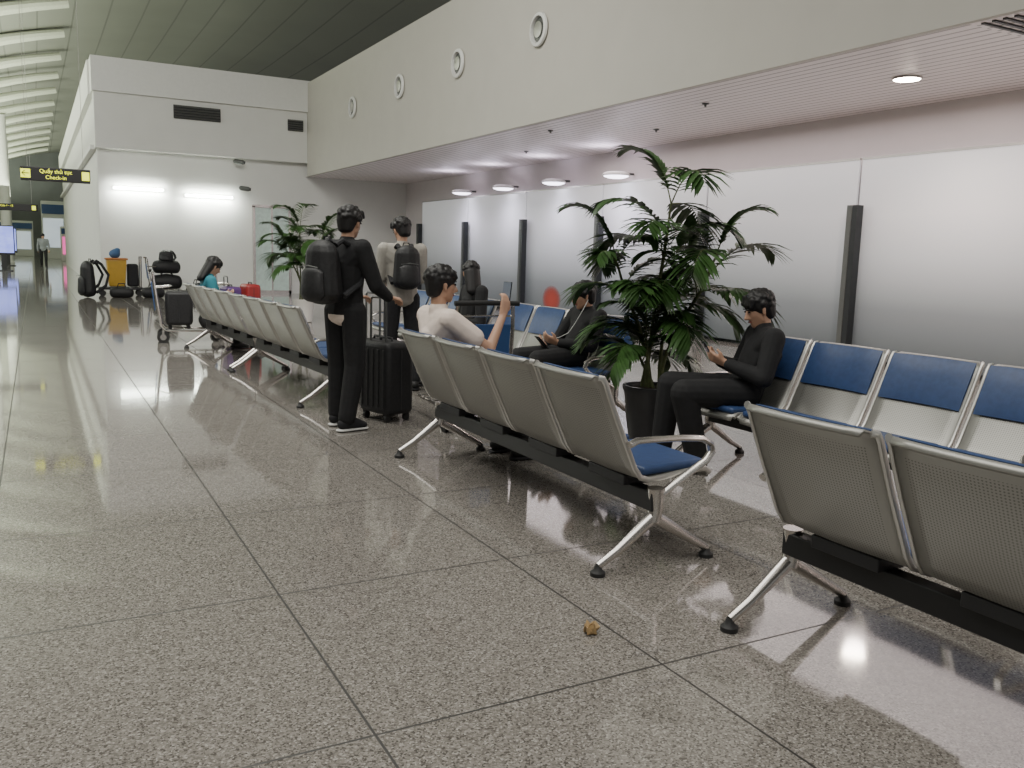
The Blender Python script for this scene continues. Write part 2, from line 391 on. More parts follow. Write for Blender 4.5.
# ------------------------------------------------------------------ bench
PROF=[(.635,.385),(.63,.41),(.60,.43),(.5,.428),(.36,.412),(.27,.405),(.225,.42),(.19,.465),(.145,.56),(.085,.685),(.035,.80),(.01,.86),(-.005,.882),(-.028,.888),(-.045,.872)]
HW=[.255,.27,.275,.275,.275,.275,.275,.275,.275,.277,.277,.274,.262,.25,.245]
def make_bench():
    e=empty('waiting_bench')
    PITCH=.605; L=4*PITCH
    MB().box((.30,L/2,.31),(.07,L+.04,.09)).build('beam',m_black,parent=e,bevel=.006)
    mb=MB(); vs=[];fs=[]; nc=8
    for (x,z),h in zip(PROF,HW):
        for j in range(nc+1):
            t=-1+2*j/nc; vs.append((x-.018*(1-t*t)*(1 if z>.5 else 0),t*h,z-.008*(1-t*t)*(1 if z<.45 else 0)))
    for i in range(len(PROF)-1):
        for j in range(nc): a=i*(nc+1)+j; fs.append([a,a+1,a+nc+2,a+nc+1])
    seat=mb.add(vs,fs).build('seat',m_perf,parent=e,loc=(0,PITCH/2,0),ang=60)
    s=seat.modifiers.new('thick','SOLIDIFY'); s.thickness=.012; s.offset=0
    for sg in (-1,1):
        MB().tube([(x,sg*.283,z) for x,z in PROF[1:-2]]+[(-.02,sg*.272,.885)],.014,8,flat=.75).build('side_frame',m_edge,parent=seat)
    cp=[(.122,.625),(.088,.70),(.05,.785),(.022,.85),(.010,.884)]
    cb=MB(); vs=[];fs=[]
    nrm=V((.91,0,.41)); ny=8
    for side in (0,1):
        for i,(x,z) in enumerate(cp):
            for j in range(ny+1):
                t=-1+2*j/ny; th=.006 if side==0 else (.030*(1-.45*abs(t)**6)*(1 if 0<i<len(cp)-1 else .5))
                p=V((x-.018*(1-t*t),t*.262,z))+nrm*th; vs.append(p)
    K=len(cp)*(ny+1)
    for i in range(len(cp)-1):
        for j in range(ny):
            a=i*(ny+1)+j; q=[a,a+1,a+ny+2,a+ny+1]; fs.append(q[::-1]); fs.append([K+w for w in q])
    for i in range(len(cp)-1):
        for a,b in ((i*(ny+1),(i+1)*(ny+1)),(i*(ny+1)+ny,(i+1)*(ny+1)+ny)): fs.append([a,b,K+b,K+a])
    for r in (0,(len(cp)-1)*(ny+1)):
        for j in range(ny): fs.append([r+j,r+j+1,K+r+j+1,K+r+j])
    cb.add(vs,fs).build('back_cushion',m_blue,parent=seat,ang=50)
    MB().box((.44,0,.443),(.37,.52,.04),Ry(-.03)).build('seat_cushion',m_blue,parent=seat,bevel=.016)
    MB().box((.30,0,.375),(.14,.30,.05)).build('seat_bracket',m_dark,parent=seat,bevel=.005)
    for k in range(1,4): copy_tree(seat,loc=(0,PITCH/2+k*PITCH,0),parent=e)
    leg=MB(); leg.tube([(.30,0,.37),(.305,0,.27),(.29,0,.215)],[.04,.036,.034],12)
    leg.tube([(.31,0,.25),(.24,0,.20),(.10,0,.10),(.0,0,.045)],[.032,.03,.022,.018],12,flat=.9)
    leg.tube([(.29,0,.24),(.36,0,.20),(.50,0,.115),(.62,0,.045)],[.032,.03,.022,.018],12,flat=.9)
    leg=leg.build('leg',m_chrome,parent=e,loc=(0,0,0))
    for x in (0,.62):
        MB().lathe([(.034,0),(.034,.018),(.02,.03),(.014,.05)],c=(x,0,0),n=18).build('foot_cap',m_rub,parent=leg)
    copy_tree(leg,loc=(0,L,0),parent=e)
    arm=MB().tube([(.13,0,.585),(.17,0,.600),(.25,0,.600),(.42,0,.595),(.54,0,.585),(.595,0,.555),(.605,0,.515),(.57,0,.475),(.48,0,.43),(.38,0,.375),(.31,0,.335)],[.015]*11,10,flat=1.5).build('armrest',m_chrome,parent=e,loc=(0,-.012,0))
    copy_tree(arm,loc=(0,L+.012,0),parent=e)
    e['group']='airport waiting benches'; e['category']='bench'
    return e,PITCH,L
bench,PITCH,BL=make_bench()
bench.location=(2.13,3.05,0); bench['label']='four-seat silver perforated airport bench with blue cushions, man in white seated'
copy_tree(bench,loc=(2.27,-.06,0),rot=0,label='four-seat silver perforated airport bench with blue cushions, empty')
copy_tree(bench,loc=(4.5,4.70,0),rot=pi,label='four-seat airport bench with blue cushions carrying man in black shirt')
copy_tree(bench,loc=(4.45,8.25,0),rot=pi,label='four-seat airport bench with blue cushions beside potted palm')
copy_tree(bench,loc=(4.47,10.95,0),rot=pi,label='four-seat airport bench carrying dark-haired person in black top')
copy_tree(bench,loc=(2.0,7.55,0),rot=.05,label='four-seat silver airport bench beside standing travellers')
copy_tree(bench,loc=(1.88,10.1,0),rot=.05,label='four-seat silver airport bench with person in teal shirt')

# ------------------------------------------------------------------ palms
def palm(loc,seed,heads,label,pot):
    rnd=random.Random(seed)
    e=empty('potted_palm',loc)
    MB().lathe([(.13,0),(.15,.01),(.18,.2),(.2,.38),(.215,.41),(.215,.44),(.19,.44),(.18,.40),(0,.40)]).build('pot',pot,parent=e)
    MB().lathe([(.185,.395),(.17,.415),(.08,.425),(0,.43)]).build('soil',m_soil,parent=e)
    for (hx,hy,hz,az0,nf,fl) in heads:
        base=V((rnd.uniform(-.09,.09),rnd.uniform(-.09,.09),.41)); top=V((hx,hy,hz))
        pts=[base.lerp(top,t) for t in (0,.25,.5,.75,1)]
        pts[1]+=V((hx*-.12,hy*-.12,0)); pts[2]+=V((hx*-.12,hy*-.12,0))
        MB().tube(pts,[.015,.014,.013,.012,.008],8).build('cane',m_cane,parent=e)
        for k in range(nf):
            az=az0+k*2.4+rnd.uniform(-.3,.3); el=rnd.uniform(.55,1.2) if k else 1.3
            if k%3==2: el=rnd.uniform(.1,.5)
            L=fl*rnd.uniform(.85,1.15)
            mb=MB(); n=20; p=top.copy() if k<3 else base.lerp(top,1-.05*k); p=p.copy(); pl=[]; dl=[]
            for i in range(n+1):
                t=i/n; ee=el-1.6*t*t
                dv=V((math.cos(az)*math.cos(ee),math.sin(az)*math.cos(ee),math.sin(ee)))
                pl.append(p.copy()); dl.append(dv); p=p+dv*(L/n)
            mb.tube(pl,[.006*(1-.8*i/n) for i in range(n+1)],5,m=1,up=V((0,0,1)))
            side=V((-math.sin(az),math.cos(az),0))
            for i in range(4,n+1):
                t=i/n; ll=L*.44*math.sin(pi*(.16+.74*(t-.2)/.8))+.03
                w=.0235*(1 if i<n else .8)
                for sg in (-1,1):
                    d=(side*sg*(1.0-.45*t)+dl[i]*(.45+.5*t)+V((0,0,rnd.uniform(-.12,.12)))).normalized()
                    wd=d.cross(V((0,0,1)))
                    if wd.length<.1: wd=dl[i]
                    wd.normalize()
                    a=pl[i]; vs=[]
                    for q,ww,dr in ((0,.25,0),(.3,1,.0),(.65,.8,.05),(1,.05,.17)):
                        c0=a+d*ll*q-V((0,0,1))*dr*ll*1.6
                        vs+=[c0-wd*w*ww,c0-V((0,0,.3*w*ww)),c0+wd*w*ww]
                    fs=[]
                    for q in range(3):
                        o=q*3; fs+=[[o,o+1,o+4,o+3],[o+1,o+2,o+5,o+4]]
                    mb.add(vs,fs)
            mb.build('frond',[m_leaf,m_cane],parent=e,ang=80)
    tag(e,label,'plant','potted palms'); return e
palm((4.10,5.28,0),3,[(.02,-.10,1.80,2.2,8,.60),(.28,-.32,1.42,-.9,7,.64),(-.22,.22,1.38,2.6,7,.56),(.0,-.05,1.0,.6,8,.56),(-.10,-.04,.82,3.9,8,.52),(.12,.0,1.15,5.2,7,.55),(-.05,.1,.66,1.2,6,.48)],'tall green palm in dark pot beside blue-cushioned benches',m_potd)
palm((4.45,16.5,0),8,[(-.05,.05,1.75,1.2,8,.7),(.25,-.3,1.5,-.9,7,.7),(-.3,.2,1.45,2.6,7,.7),(.1,.1,1.1,.6,7,.6),(-.2,-.2,1.2,4.0,6,.6)],'green palm in white pot standing near white wall',m_pot)

# ------------------------------------------------------------------ people
def hand(mb,w,d,n,curl,side,s=1.0):
    w=V(w); d=V(d).normalized(); n=V(n); n=(n-d*n.dot(d)).normalized(); sx=d.cross(n)*side
    ks=[w+d*.085*s+sx*(.031-.021*i)*s for i in range(4)]
    mb.hull(ell(w+sx*.014,.018*s)+ell(w-sx*.014,.018*s)+sum([ell(k,.0115*s) for k in ks],[]))
    for k,L in zip(ks,(.070,.080,.074,.058)):
        p=k
        for j,(fr,th) in enumerate(((.45,.45),(.3,1.15),(.25,1.7))):
            a=curl*th; q=p+(d*math.cos(a)+n*math.sin(a))*L*fr*s
            mb.cap(p,(.0098-.001*j)*s,q,(.0090-.001*j)*s); p=q
    b=w+d*.025*s+sx*.022*s; q=b+(d*.6+sx*.75+n*.25).normalized()*.045*s; r=q+(d*.85+sx*.15+n*.5*curl).normalized()*.033*s
    mb.cap(b,.0135*s,q,.0110*s); mb.cap(q,.0108*s,r,.0085*s)
def person(label,loc,rot,P,shirt,pants,shoe=None,sleeve='long',hair='short',vox=.007,hem=None,baggy=1.0):
    e=empty('person',loc,rot); shoe=shoe or m_rub
    pel=V(P['pel']); ch=V(P['chest']); nk=V(P['neck']); hd=V(P['head'])
    RH=Matrix.Rotation(P.get('hy',0),3,'Z')@Matrix.Rotation(P.get('hp',0),3,'Y')
    def H(x,y,z): return hd+RH@V((x,y,z))
    wst=pel.lerp(ch,.45)
    lean=math.atan2((ch-pel).x,(ch-pel).z); RT=Ry(lean)
    mb=MB()
    mb.cap(pel,(.10,.145,.09),wst,(.085,.125,.08),R=RT); mb.cap(wst,(.085,.125,.08),ch,(.10,.15,.11),R=RT)
    mb.hull(ell(ch,(.095,.14,.09),R=RT)+ell(P['sh'][0],.045)+ell(P['sh'][1],.045)+ell(nk.lerp(ch,.25),.05))
    mb.cap(nk.lerp(ch,.2),.06,nk,.052); mb.cap(nk,.052,H(-.015,0,-.03),.054)
    mb.hull(ell(H(-.01,0,.03),(.093,.074,.088),R=RH)+ell(H(.03,0,-.01),(.06,.062,.06),R=RH))
    mb.hull(ell(H(.02,0,0),(.07,.066,.06),R=RH)+ell(H(.058,.0,-.088),(.022,.024,.02),R=RH)+ell(H(.01,.045,-.06),.018)+ell(H(.01,-.045,-.06),.018))
    mb.hull(ell(H(.086,0,.012),.008)+ell(H(.108,0,-.028),.010)+ell(H(.088,.015,-.034),.008)+ell(H(.088,-.015,-.034),.008))
    for sg in(-1,1):
        mb.cap(H(.0,sg*.079,.01),(.016,.010,.018),H(.004,sg*.077,-.025),(.010,.008,.012),R=RH)
    for i in (0,1):
        s,el,w=V(P['sh'][i]),V(P['elb'][i]),V(P['wr'][i])
        mb.cap(s,.052,el,.038); mb.cap(el,.038,w,.025)
        hdv=P['hd'][i] if 'hd' in P else (w-el); hn=P['hn'][i] if 'hn' in P else (1,0,0)
        hand(mb,w+V(hdv).normalized()*.01,hdv,hn,P.get('curl',(.5,.5))[i],P.get('ts',(1,1))[i])
        h,k,a=V(P['hip'][i]),V(P['knee'][i]),V(P['ank'][i])
        mb.cap(h,.078,k,.052); mb.cap(k,.052,a,.036)
        t=V(P['toe'][i]).normalized(); dn=V((0,0,-1))
        mb.cap(a+dn*.045-t*.03,.03,a+dn*.055+t*.13,.022)
    mb.build('body',m_skin,parent=e,voxel=vox)
    for sg in(-1,1):
        MB().hull(ell(H(.083,sg*.030,.012),(.008,.013,.007),R=RH)).build('eye',m_eye,parent=e)
        MB().hull(ell(H(.088,sg*.030,.032),(.005,.018,.004),R=RH)).build('eyebrow',m_hair,parent=e)
    MB().hull(ell(H(.083,0,-.058),(.010,.022,.007),R=RH)).build('mouth',m_lip,parent=e)
    # hair: full cap covering crown, sides above the ears, back to the nape, soft fringe
    hb=MB(); rnd=random.Random(int(loc[0]*100+loc[1]*10))
    hb.hull(ell(H(-.014,0,.046),(.107,.091,.092),R=RH))
    hb.cap(H(-.040,0,.03),(.078,.088,.075),H(-.050,0,-.055),(.050,.064,.030),R=RH)
    for sg in(-1,1): hb.cap(H(.012,sg*.070,.04),(.035,.020,.04),H(.012,sg*.071,-.002),(.014,.010,.02),R=RH)
    for j in range(7):
        y=-.06+.02*j; hb.cap(H(.050,y,.085),.024,H(.083-.25*abs(y)**1.3,y*1.08,.050+rnd.uniform(-.006,.01)),.011,R=RH)
    if hair=='long': hb.cap(H(-.05,0,0),(.07,.095,.07),H(-.08,0,-.2),(.045,.09,.06),R=RH)
    for k in range(70):
        a=rnd.uniform(0,2*pi); z=rnd.uniform(-.2,1); rr=math.sqrt(max(0,1-z*z)); p=V((rr*math.cos(a),rr*math.sin(a),z))
        if p.x>.35 and z<.5: continue
        q=V((p.x*.102-.014,p.y*.087,p.z*.088+.046)); d=V((p.x*.004+rnd.uniform(-.004,.010),p.y*.004+rnd.uniform(-.008,.008),p.z*.005-.003))
        hb.cap(hd+RH@(q*.94),.022,hd+RH@(q+d),.011)
    hb.build('hair',m_hair,parent=e,voxel=max(.006,vox*.85),sm=3)
    sb=MB(); pl=pel+V((0,0,-.02))
    sb.cap(pl,(.122,.170,.085),wst,(.112,.155,.09),R=RT); sb.cap(wst,(.112,.155,.09),ch,(.128,.176,.12),R=RT)
    sb.hull(ell(ch,(.122,.168,.10),R=RT)+ell(P['sh'][0],.066)+ell(P['sh'][1],.066)+ell(nk.lerp(ch,.35),.066))
    sb.cap(nk.lerp(ch,.4),.07,nk.lerp(ch,.12),.066)
    for i in(0,1):
        s,el,w=V(P['sh'][i]),V(P['elb'][i]),V(P['wr'][i])
        if sleeve=='long':
            sb.cap(s,.074,el,.060); sb.cap(el,.060,el.lerp(w,.92),.042)
        else:
            sb.cap(s,.073,s.lerp(el,.60),.070)
    sb.build('shirt',shirt,parent=e,voxel=vox,sm=4)
    if hem:
        MB().cap(pl+V((0,0,-.03)),(.120,.168,.085),pl+V((0,0,.03)),(.118,.166,.085)).build('shirt_hem',hem,parent=e,voxel=vox)
    tb=MB(); tb.cap(pel+V((0,0,-.01)),(.112,.158,.09),pel+V((0,0,.05)),(.10,.145,.06)); g=baggy
    for i in(0,1):
        h,k,a=V(P['hip'][i]),V(P['knee'][i]),V(P['ank'][i])
        tb.cap(pel,(.10,.10,.09),h,.095); tb.cap(h,.095*min(g,1.08),k,.074*g); tb.cap(k,.074*g,k.lerp(a,.95),.060*g)
    tb.build('trousers',pants,parent=e,voxel=vox,sm=4)
    for i in(0,1):
        a=V(P['ank'][i]); t=V(P['toe'][i]).normalized(); dn=V((0,0,-1))
        u=MB().hull(ell(a+dn*.03-t*.035,(.043,.043,.04))+ell(a+dn*.0+t*.01,.045)+ell(a+dn*.048+t*.14,(.042,.042,.028)))
        sh=u.build('shoe',shoe,parent=e,voxel=.008)
        MB().hull(ell(a+dn*.075-t*.04,(.047,.047,.012))+ell(a+dn*.075+t*.145,(.046,.046,.012))).build('sole',m_shoew if shoe!=m_rub else m_dark,parent=sh)
    tag(e,label,'person'); return e
def phone(loc,rot,label):
    o=MB().box((0,0,0),(.009,.074,.150)).build('mobile_phone',m_glass,loc=loc,bevel=.004); o.rotation_euler=rot
    MB().box((-.005,0,0),(.001,.067,.14)).build('phone_screen',m_screen,parent=o,smooth=False)
    MB().box((.006,.02,.05),(.004,.022,.03)).build('camera_bump',m_dark,parent=o,bevel=.001)
    tag(o,label,'phone'); return o
def W(loc,rot,p): q=Rz(rot)@V(p); return (loc[0]+q.x,loc[1]+q.y,q.z)

# seated, white T-shirt
person('seated person in white T-shirt raising phone, black hair',(2.43,5.24,0),0.0,dict(
 pel=(0,0,.545),chest=(-.12,0,.85),sh=((-.13,.185,.975),(-.13,-.185,.975)),neck=(-.13,0,1.05),head=(-.11,0,1.185),hy=-.1,hp=.05,
 elb=((.0,.26,.75),(.13,-.24,.785)),wr=((.22,.16,.66),(.26,-.17,1.0)),hd=((1,-.3,-.1),(.25,.1,1)),hn=((0,0,-1),(-.3,1,0)),curl=(.5,.8),ts=(1,-1),
 hip=((.02,.095,.535),(.02,-.095,.535)),knee=((.43,.13,.53),(.43,-.13,.53)),ank=((.42,.13,.09),(.45,-.13,.09)),toe=((1,.1,0),(1,-.1,0))),
 m_clwh,m_cldk,sleeve='short')
o=phone((2.43+.310,5.24-.12,1.145),(0,.15,.35),'black smartphone held up in raised hand')
# right man in black
P=dict(pel=(0,0,.545),chest=(-.11,0,.80),sh=((-.12,.185,.91),(-.12,-.185,.91)),neck=(-.105,0,.985),head=(-.07,0,1.085),hy=.1,hp=.35,
 elb=((-.04,.27,.66),(-.04,-.27,.66)),wr=((.15,.09,.73),(.15,-.09,.73)),hd=((.8,-.45,.35),(.8,.45,.35)),hn=((-.3,-.6,.6),(-.3,.6,.6)),curl=(.7,.7),ts=(-1,1),
 hip=((.02,.095,.535),(.02,-.095,.535)),knee=((.44,.16,.54),(.46,-.15,.55)),ank=((.32,.13,.09),(.50,-.16,.09)),toe=((1,.25,0),(1,-.1,0)))
PR=pi-.45
person('seated person in black shirt and trousers looking at phone',(4.14,4.33,0),PR,P,m_clblk,m_clblk,baggy=1.25)
phone(W((4.14,4.33),PR,(.255,0,.80)),(0,.55,PR),'smartphone held in both hands of seated person')
# centre man
P2=dict(P); P2.update(hy=-.2,hp=.2,chest=(-.14,0,.78),sh=((-.15,.185,.885),(-.15,-.185,.885)),neck=(-.14,0,.955),head=(-.10,0,1.055),elb=((-.02,.27,.65),(-.02,-.27,.65)),wr=((.2,.1,.66),(.2,-.12,.62)),knee=((.44,.17,.53),(.45,-.15,.52)),ank=((.50,.18,.09),(.50,-.15,.09)))
person('seated person in black top with legs stretched, wearing earphones',(4.10,6.42,0),pi,P2,m_clblk,m_clblk,baggy=1.15)
phone(W((4.10,6.42),pi,(.31,0,.66)),(0,.8,pi),'dark smartphone resting in seated person\'s hands')
o=MB().tube([W((4.10,6.42),pi,q) for q in ((-.09,.09,1.03),(-.03,.11,.95),(.02,.07,.83),(.07,.04,.74),(.16,.03,.70),(.29,0,.68))],.003,6).build('earphone_cable',m_shoew); tag(o,'thin white earphone cable hanging from ear to phone','earphones')
# dark-haired person on far bench
P3=dict(P2); P3.update(hy=-1.7,hp=.25,chest=(-.06,0,.86),sh=((-.07,.18,.99),(-.07,-.18,.99)),neck=(-.06,0,1.07),head=(-.02,0,1.18))
person('seated dark-haired person in black top on bench behind travellers',(4.14,8.62,0),pi,P3,m_clblk,m_cldk,hair='long')
# standing man with backpack
S=dict(pel=(0,0,.94),chest=(.01,0,1.28),sh=((.0,.185,1.41),(.0,-.185,1.41)),neck=(.02,0,1.48),head=(.05,0,1.60),hy=.1,hp=.12,
 elb=((.06,.25,1.13),(.08,-.25,1.13)),wr=((.26,.16,1.02),(.30,-.18,1.03)),hd=((1,-.2,0),(1,.1,-.1)),hn=((0,0,-1),(0,0,-1)),curl=(.9,.9),ts=(1,-1),
 hip=((0,.095,.92),(0,-.095,.92)),knee=((.03,.11,.50),(.0,-.11,.50)),ank=((.02,.12,.09),(-.10,-.12,.09)),toe=((1,.2,0),(1,-.25,0)))
person('standing person in black jacket and trousers wearing black backpack',(2.10,6.58,0),.45,S,m_clblk,m_clblk,shoe=m_cldk,hem=m_clwh,baggy=1.15)
S2=dict(S); S2.update(hy=.35,hp=.35,elb=((.05,.215,1.13),(.05,-.215,1.13)),wr=((.24,.12,1.08),(.24,-.12,1.08)))
BR=pi/2-.15
person('standing person in khaki shirt with black backpack, seen from behind',(3.24,8.30,0),BR,S2,m_clkh,m_cldk)
T=dict(P); T.update(hp=.5,head=(0,0,1.12),neck=(-.06,0,1.02),chest=(-.06,0,.83),sh=((-.07,.165,.94),(-.07,-.165,.94)))
person('seated person in teal shirt with dark hair looking down',(2.06,12.1,0),.06,T,m_clteal,m_cldk,hair='long',vox=.010)
Wk=dict(S); Wk.update(elb=((.0,.24,1.12),(-.05,-.24,1.12)),wr=((.15,.24,.92),(-.05,-.24,.86)),hd=((.4,0,-1),(0,0,-1)),knee=((.15,.1,.50),(-.03,-.1,.50)),ank=((.12,.1,.09),(-.28,-.1,.14)))
person('walking person in grey shirt and dark trousers far down concourse',(.35,50,0),-pi/2,Wk,m_clgrey,m_cldk,vox=.014)

# ------------------------------------------------------------------ bags
def backpack(loc,rot,tilt=0,label='black nylon backpack'):
    e=empty('backpack',loc,rot); e.rotation_euler=(0,tilt,rot)
    b=MB(); b.hull(ell((0,0,.10),(.12,.17,.10))+ell((.0,0,.37),(.10,.15,.12))+ell((.05,.10,.1),(.05,.05,.08))+ell((.05,-.10,.1),(.05,.05,.08)))
    b.build('bag_body',m_bag,parent=e,voxel=.009)
    MB().hull(ell((-.095,0,.09),(.055,.125,.07))+ell((-.095,0,.23),(.045,.115,.05))).build('front_pocket',m_bag,parent=e)
    for sg in(-1,1):
        MB().tube([(.07,sg*.07,.45),(.13,sg*.08,.485),(.20,sg*.10,.44),(.30,sg*.12,.30),(.24,sg*.15,.16),(.08,sg*.15,.07)],.022,8,flat=1.3).build('shoulder_strap',m_cldk,parent=e)
    MB().tube([(.05,-.04,.475),(.05,-.03,.51),(.05,.03,.51),(.05,.04,.475)],.008,6).build('grab_handle',m_cldk,parent=e)
    MB().tube([(-.135,-.10,.28),(-.143,0,.295),(-.135,.10,.28)],.005,6).build('zipper',m_post,parent=e)
    tag(e,label,'backpack','backpacks'); return e
q=W((2.10,6.58),.45,(-.235,0,.98)); bp=backpack(q,.45,0,'large black backpack worn on standing person\'s back')
q=W((3.24,8.30),BR,(-.215,0,1.02)); x=copy_tree(bp,loc=q,rot=BR,label='black backpack worn over khaki shirt'); x.scale=(.92,.86,.9)
def suitcase(loc,rot,m,h=.62,w=.42,d=.26,handle=.42,label='suitcase'):
    e=empty('suitcase',loc,rot)
    MB().box((0,0,.06+h/2),(d,w,h)).build('shell',m,parent=e,bevel=.045)
    for sx in(-1,1):
        for k in range(5):
            MB().box((sx*(d/2),-w*.36+w*.18*k,.06+h/2),(.012,w*.06,h*.8)).build('rib',m,parent=e,bevel=.004)
    for sy in(-1,1): MB().tube([(0,sy*(w/2+.002),.1),(0,sy*(w/2+.002),h),],.004,6).build('zipper',m_dark,parent=e)
    if handle:
        MB().tube([(-d*.3,-.1,h+.04),(-d*.3,-.1,h+handle),(-d*.3,-.08,h+handle+.02),(-d*.3,.08,h+handle+.02),(-d*.3,.1,h+handle),(-d*.3,.1,h+.04)],.010,8,up=V((1,0,0))).build('telescopic_handle',m_post,parent=e)
    MB().tube([(0,-.08,h+.055),(0,-.07,h+.085),(0,.07,h+.085),(0,.08,h+.055)],.011,8,up=V((1,0,0))).build('carry_handle',m_dark,parent=e)
    for sx in(-1,1):
        for sy in(-1,1):
            MB().cyl((sx*d*.34,sy*w*.36-.012,.03),(sx*d*.34,sy*w*.36+.012,.03),.03).box((sx*d*.34,sy*w*.36,.062),(.04,.04,.03)).build('wheel',m_rub,parent=e)
    tag(e,label,'suitcase'); return e
suitcase((2.53,6.82,0),.3,m_bag,h=.60,w=.40,d=.28,handle=.40,label='black wheeled suitcase with raised handle beside standing person')
suitcase((2.66,7.35,0),.3,m_bag,h=.56,w=.36,d=.24,handle=.45,label='smaller black cabin suitcase behind larger one')

def trolley():
    e=empty('luggage_trolley')
    f=MB()
    for y in(-.26,.26):
        f.tube([(0,y*.9,1.0),(.02,y*.95,.8),(.10,y,.25),(.16,y,.18),(.95,y*.75,.16)],.016,8)
    f.tube([(.95,-.195,.16),(.98,0,.16),(.95,.195,.16)],.016,8)
    for x in(.25,.4,.55,.7,.85): f.tube([(x,-.24,.175),(x,.24,.175)],.008,6,up=V((1,0,0)))
    for z in(.3,.45,.6,.92): f.tube([(.10-.1*(z-.25)/.75,-.255,z),(.10-.1*(z-.25)/.75,.255,z)],.009,6,up=V((1,0,0)))
    f.tube([(.02,-.25,.78),(.22,-.2,.80),(.25,0,.80),(.22,.2,.80),(.02,.25,.78)],.010,6)
    f.build('frame',m_chrome,parent=e)
    MB().tube([(-.03,-.27,1.02),(-.04,0,1.025),(-.03,.27,1.02)],.02,10,up=V((0,0,1))).build('push_handle',m_rub,parent=e)
    MB().box((.0,-.06,.66),(.015,.30,.40),Ry(-.10)).build('advert_panel',m_sblue,parent=e,bevel=.005)
    for (x,y,r) in((.12,-.27,.085),(.12,.27,.085),(.85,0,.075)):
        w=MB().cyl((x,y-.018,r),(x,y+.018,r),r,20).build('wheel',m_rub,parent=e)
        MB().cyl((x,y-.022,r),(x,y+.022,r),r*.5,14).build('hub',m_chrome,parent=w)
        MB().box((x,y,r+.06),(.03,.05,.06)).build('fork',m_chrome,parent=w)
    tag(e,'chrome airport luggage trolley','trolley','luggage trolleys'); return e
def text(s,parent,loc,rot,size,m,name='lettering',align='CENTER'):
    c=bpy.data.curves.new(name,'FONT'); c.body=s; c.size=size; c.extrude=.002; c.align_x=align; c.align_y='CENTER'
    o=bpy.data.objects.new(name,c); COL.objects.link(o); dg=bpy.context.evaluated_depsgraph_get(); dg.update()
    me=bpy.data.meshes.new_from_object(o.evaluated_get(dg)); bpy.data.objects.remove(o)
    me.materials.clear(); me.materials.append(m)
    o=bpy.data.objects.new(name,me); COL.objects.link(o); o.parent=parent; o.location=loc; o.rotation_euler=rot; return o
def duffel(loc,rot,s=1.0,label='black duffel bag'):
    e=empty('duffel_bag',loc,rot)
    MB().hull(ell((-.22*s,0,.15*s),(.1*s,.15*s,.15*s))+ell((.22*s,0,.15*s),(.1*s,.15*s,.15*s))+ell((0,0,.19*s),(.2*s,.14*s,.14*s))).build('bag_body',m_bag,parent=e)
    for sg in(-1,1): MB().tube([(-.12*s,sg*.10*s,.27*s),(-.08*s,sg*.08*s,.40*s),(.08*s,sg*.08*s,.40*s),(.12*s,sg*.10*s,.27*s)],.012*s,8).build('carry_handle',m_cldk,parent=e)
    tag(e,label,'bag'); return e
tro=trolley(); TL=(3.04,6.02); TR=pi/2-.05
tro.location=(*TL,0); tro.rotation_euler=(0,0,TR); tro['label']='chrome luggage trolley with blue panel carrying dark suitcase'
suitcase(W(TL,TR,(.33,0,.19)),TR,m_bag,h=.55,w=.4,d=.26,handle=0,label='black suitcase standing on trolley')
TL2=(1.46,13.5); R2=-.12
copy_tree(tro,loc=(*TL2,0),rot=R2,label='chrome luggage trolley with black bags behind benches')
suitcase(W(TL2,R2,(.34,0,.19)),R2,m_bag,h=.48,w=.48,d=.36,handle=0,label='black suitcase on trolley behind benches')
duffel(W(TL2,R2,(.72,0,.19)),R2+pi/2,.75,'black duffel bag lying on trolley behind benches')
copy_tree(tro,loc=(2.45,14.6,0),rot=.1,label='chrome luggage trolley with purple and red suitcases')
suitcase(W((2.45,14.6),.1,(.30,0,.19)),.1,m_pur,h=.50,w=.44,d=.24,handle=.2,label='purple hard-shell suitcase on trolley')
suitcase(W((2.45,14.6),.1,(.62,0,.19)),.1,m_red,h=.54,w=.40,d=.24,handle=0,label='red hard-shell suitcase on trolley')
# group by the end wall: cart with yellow bin, trolley stacked with dark bags
e=empty('cleaning_cart',(1.95,25.4,0))
MB().box((0,0,.20),(1.1,.55,.06)).build('cart_deck',m_dark,parent=e,bevel=.02)
MB().hull([V((x,y,z)) for x,y,z in ((-.28,-.2,.25),(.1,-.2,.25),(-.28,.2,.25),(.1,.2,.25),(-.33,-.25,.95),(.15,-.25,.95),(-.33,.25,.95),(.15,.25,.95))]).build('yellow_bin',m_yel,parent=e,bevel=.03)
MB().box((-.09,0,.97),(.54,.54,.05)).build('bin_lid',mat('orange_lid',(.4,.15,.03),.5),parent=e,bevel=.015)
MB().tube([(.48,-.24,.22),(.5,-.24,1.05),(.5,.24,1.05),(.48,.24,.22)],.018,8,up=V((1,0,0))).build('push_handle',m_chrome,parent=e)
MB().box((.3,0,.55),(.26,.4,.6)).build('side_bag',m_cldk,parent=e,bevel=.05)
MB().hull(ell((-.12,0,1.1),(.14,.15,.12))+ell((-.05,0,1.2),(.07,.08,.06))).build('blue_cloth',m_sbag,parent=e)
for x in(-.45,.45):
    for y in(-.22,.22): MB().cyl((x,y-.02,.08),(x,y+.02,.08),.08).box((x,y,.13),(.03,.05,.08)).build('wheel',m_rub,parent=e)
tag(e,'janitor cart with yellow bin and blue cloth on top by wall','cart')
x=copy_tree(bp,loc=(1.12,24.6,.0),rot=.3,label='large black backpack on floor by wall'); x.scale=(1.5,1.6,1.9)
copy_tree(tro,loc=(2.6,25.4,0),rot=.0,label='luggage trolley stacked with black bags by white wall')
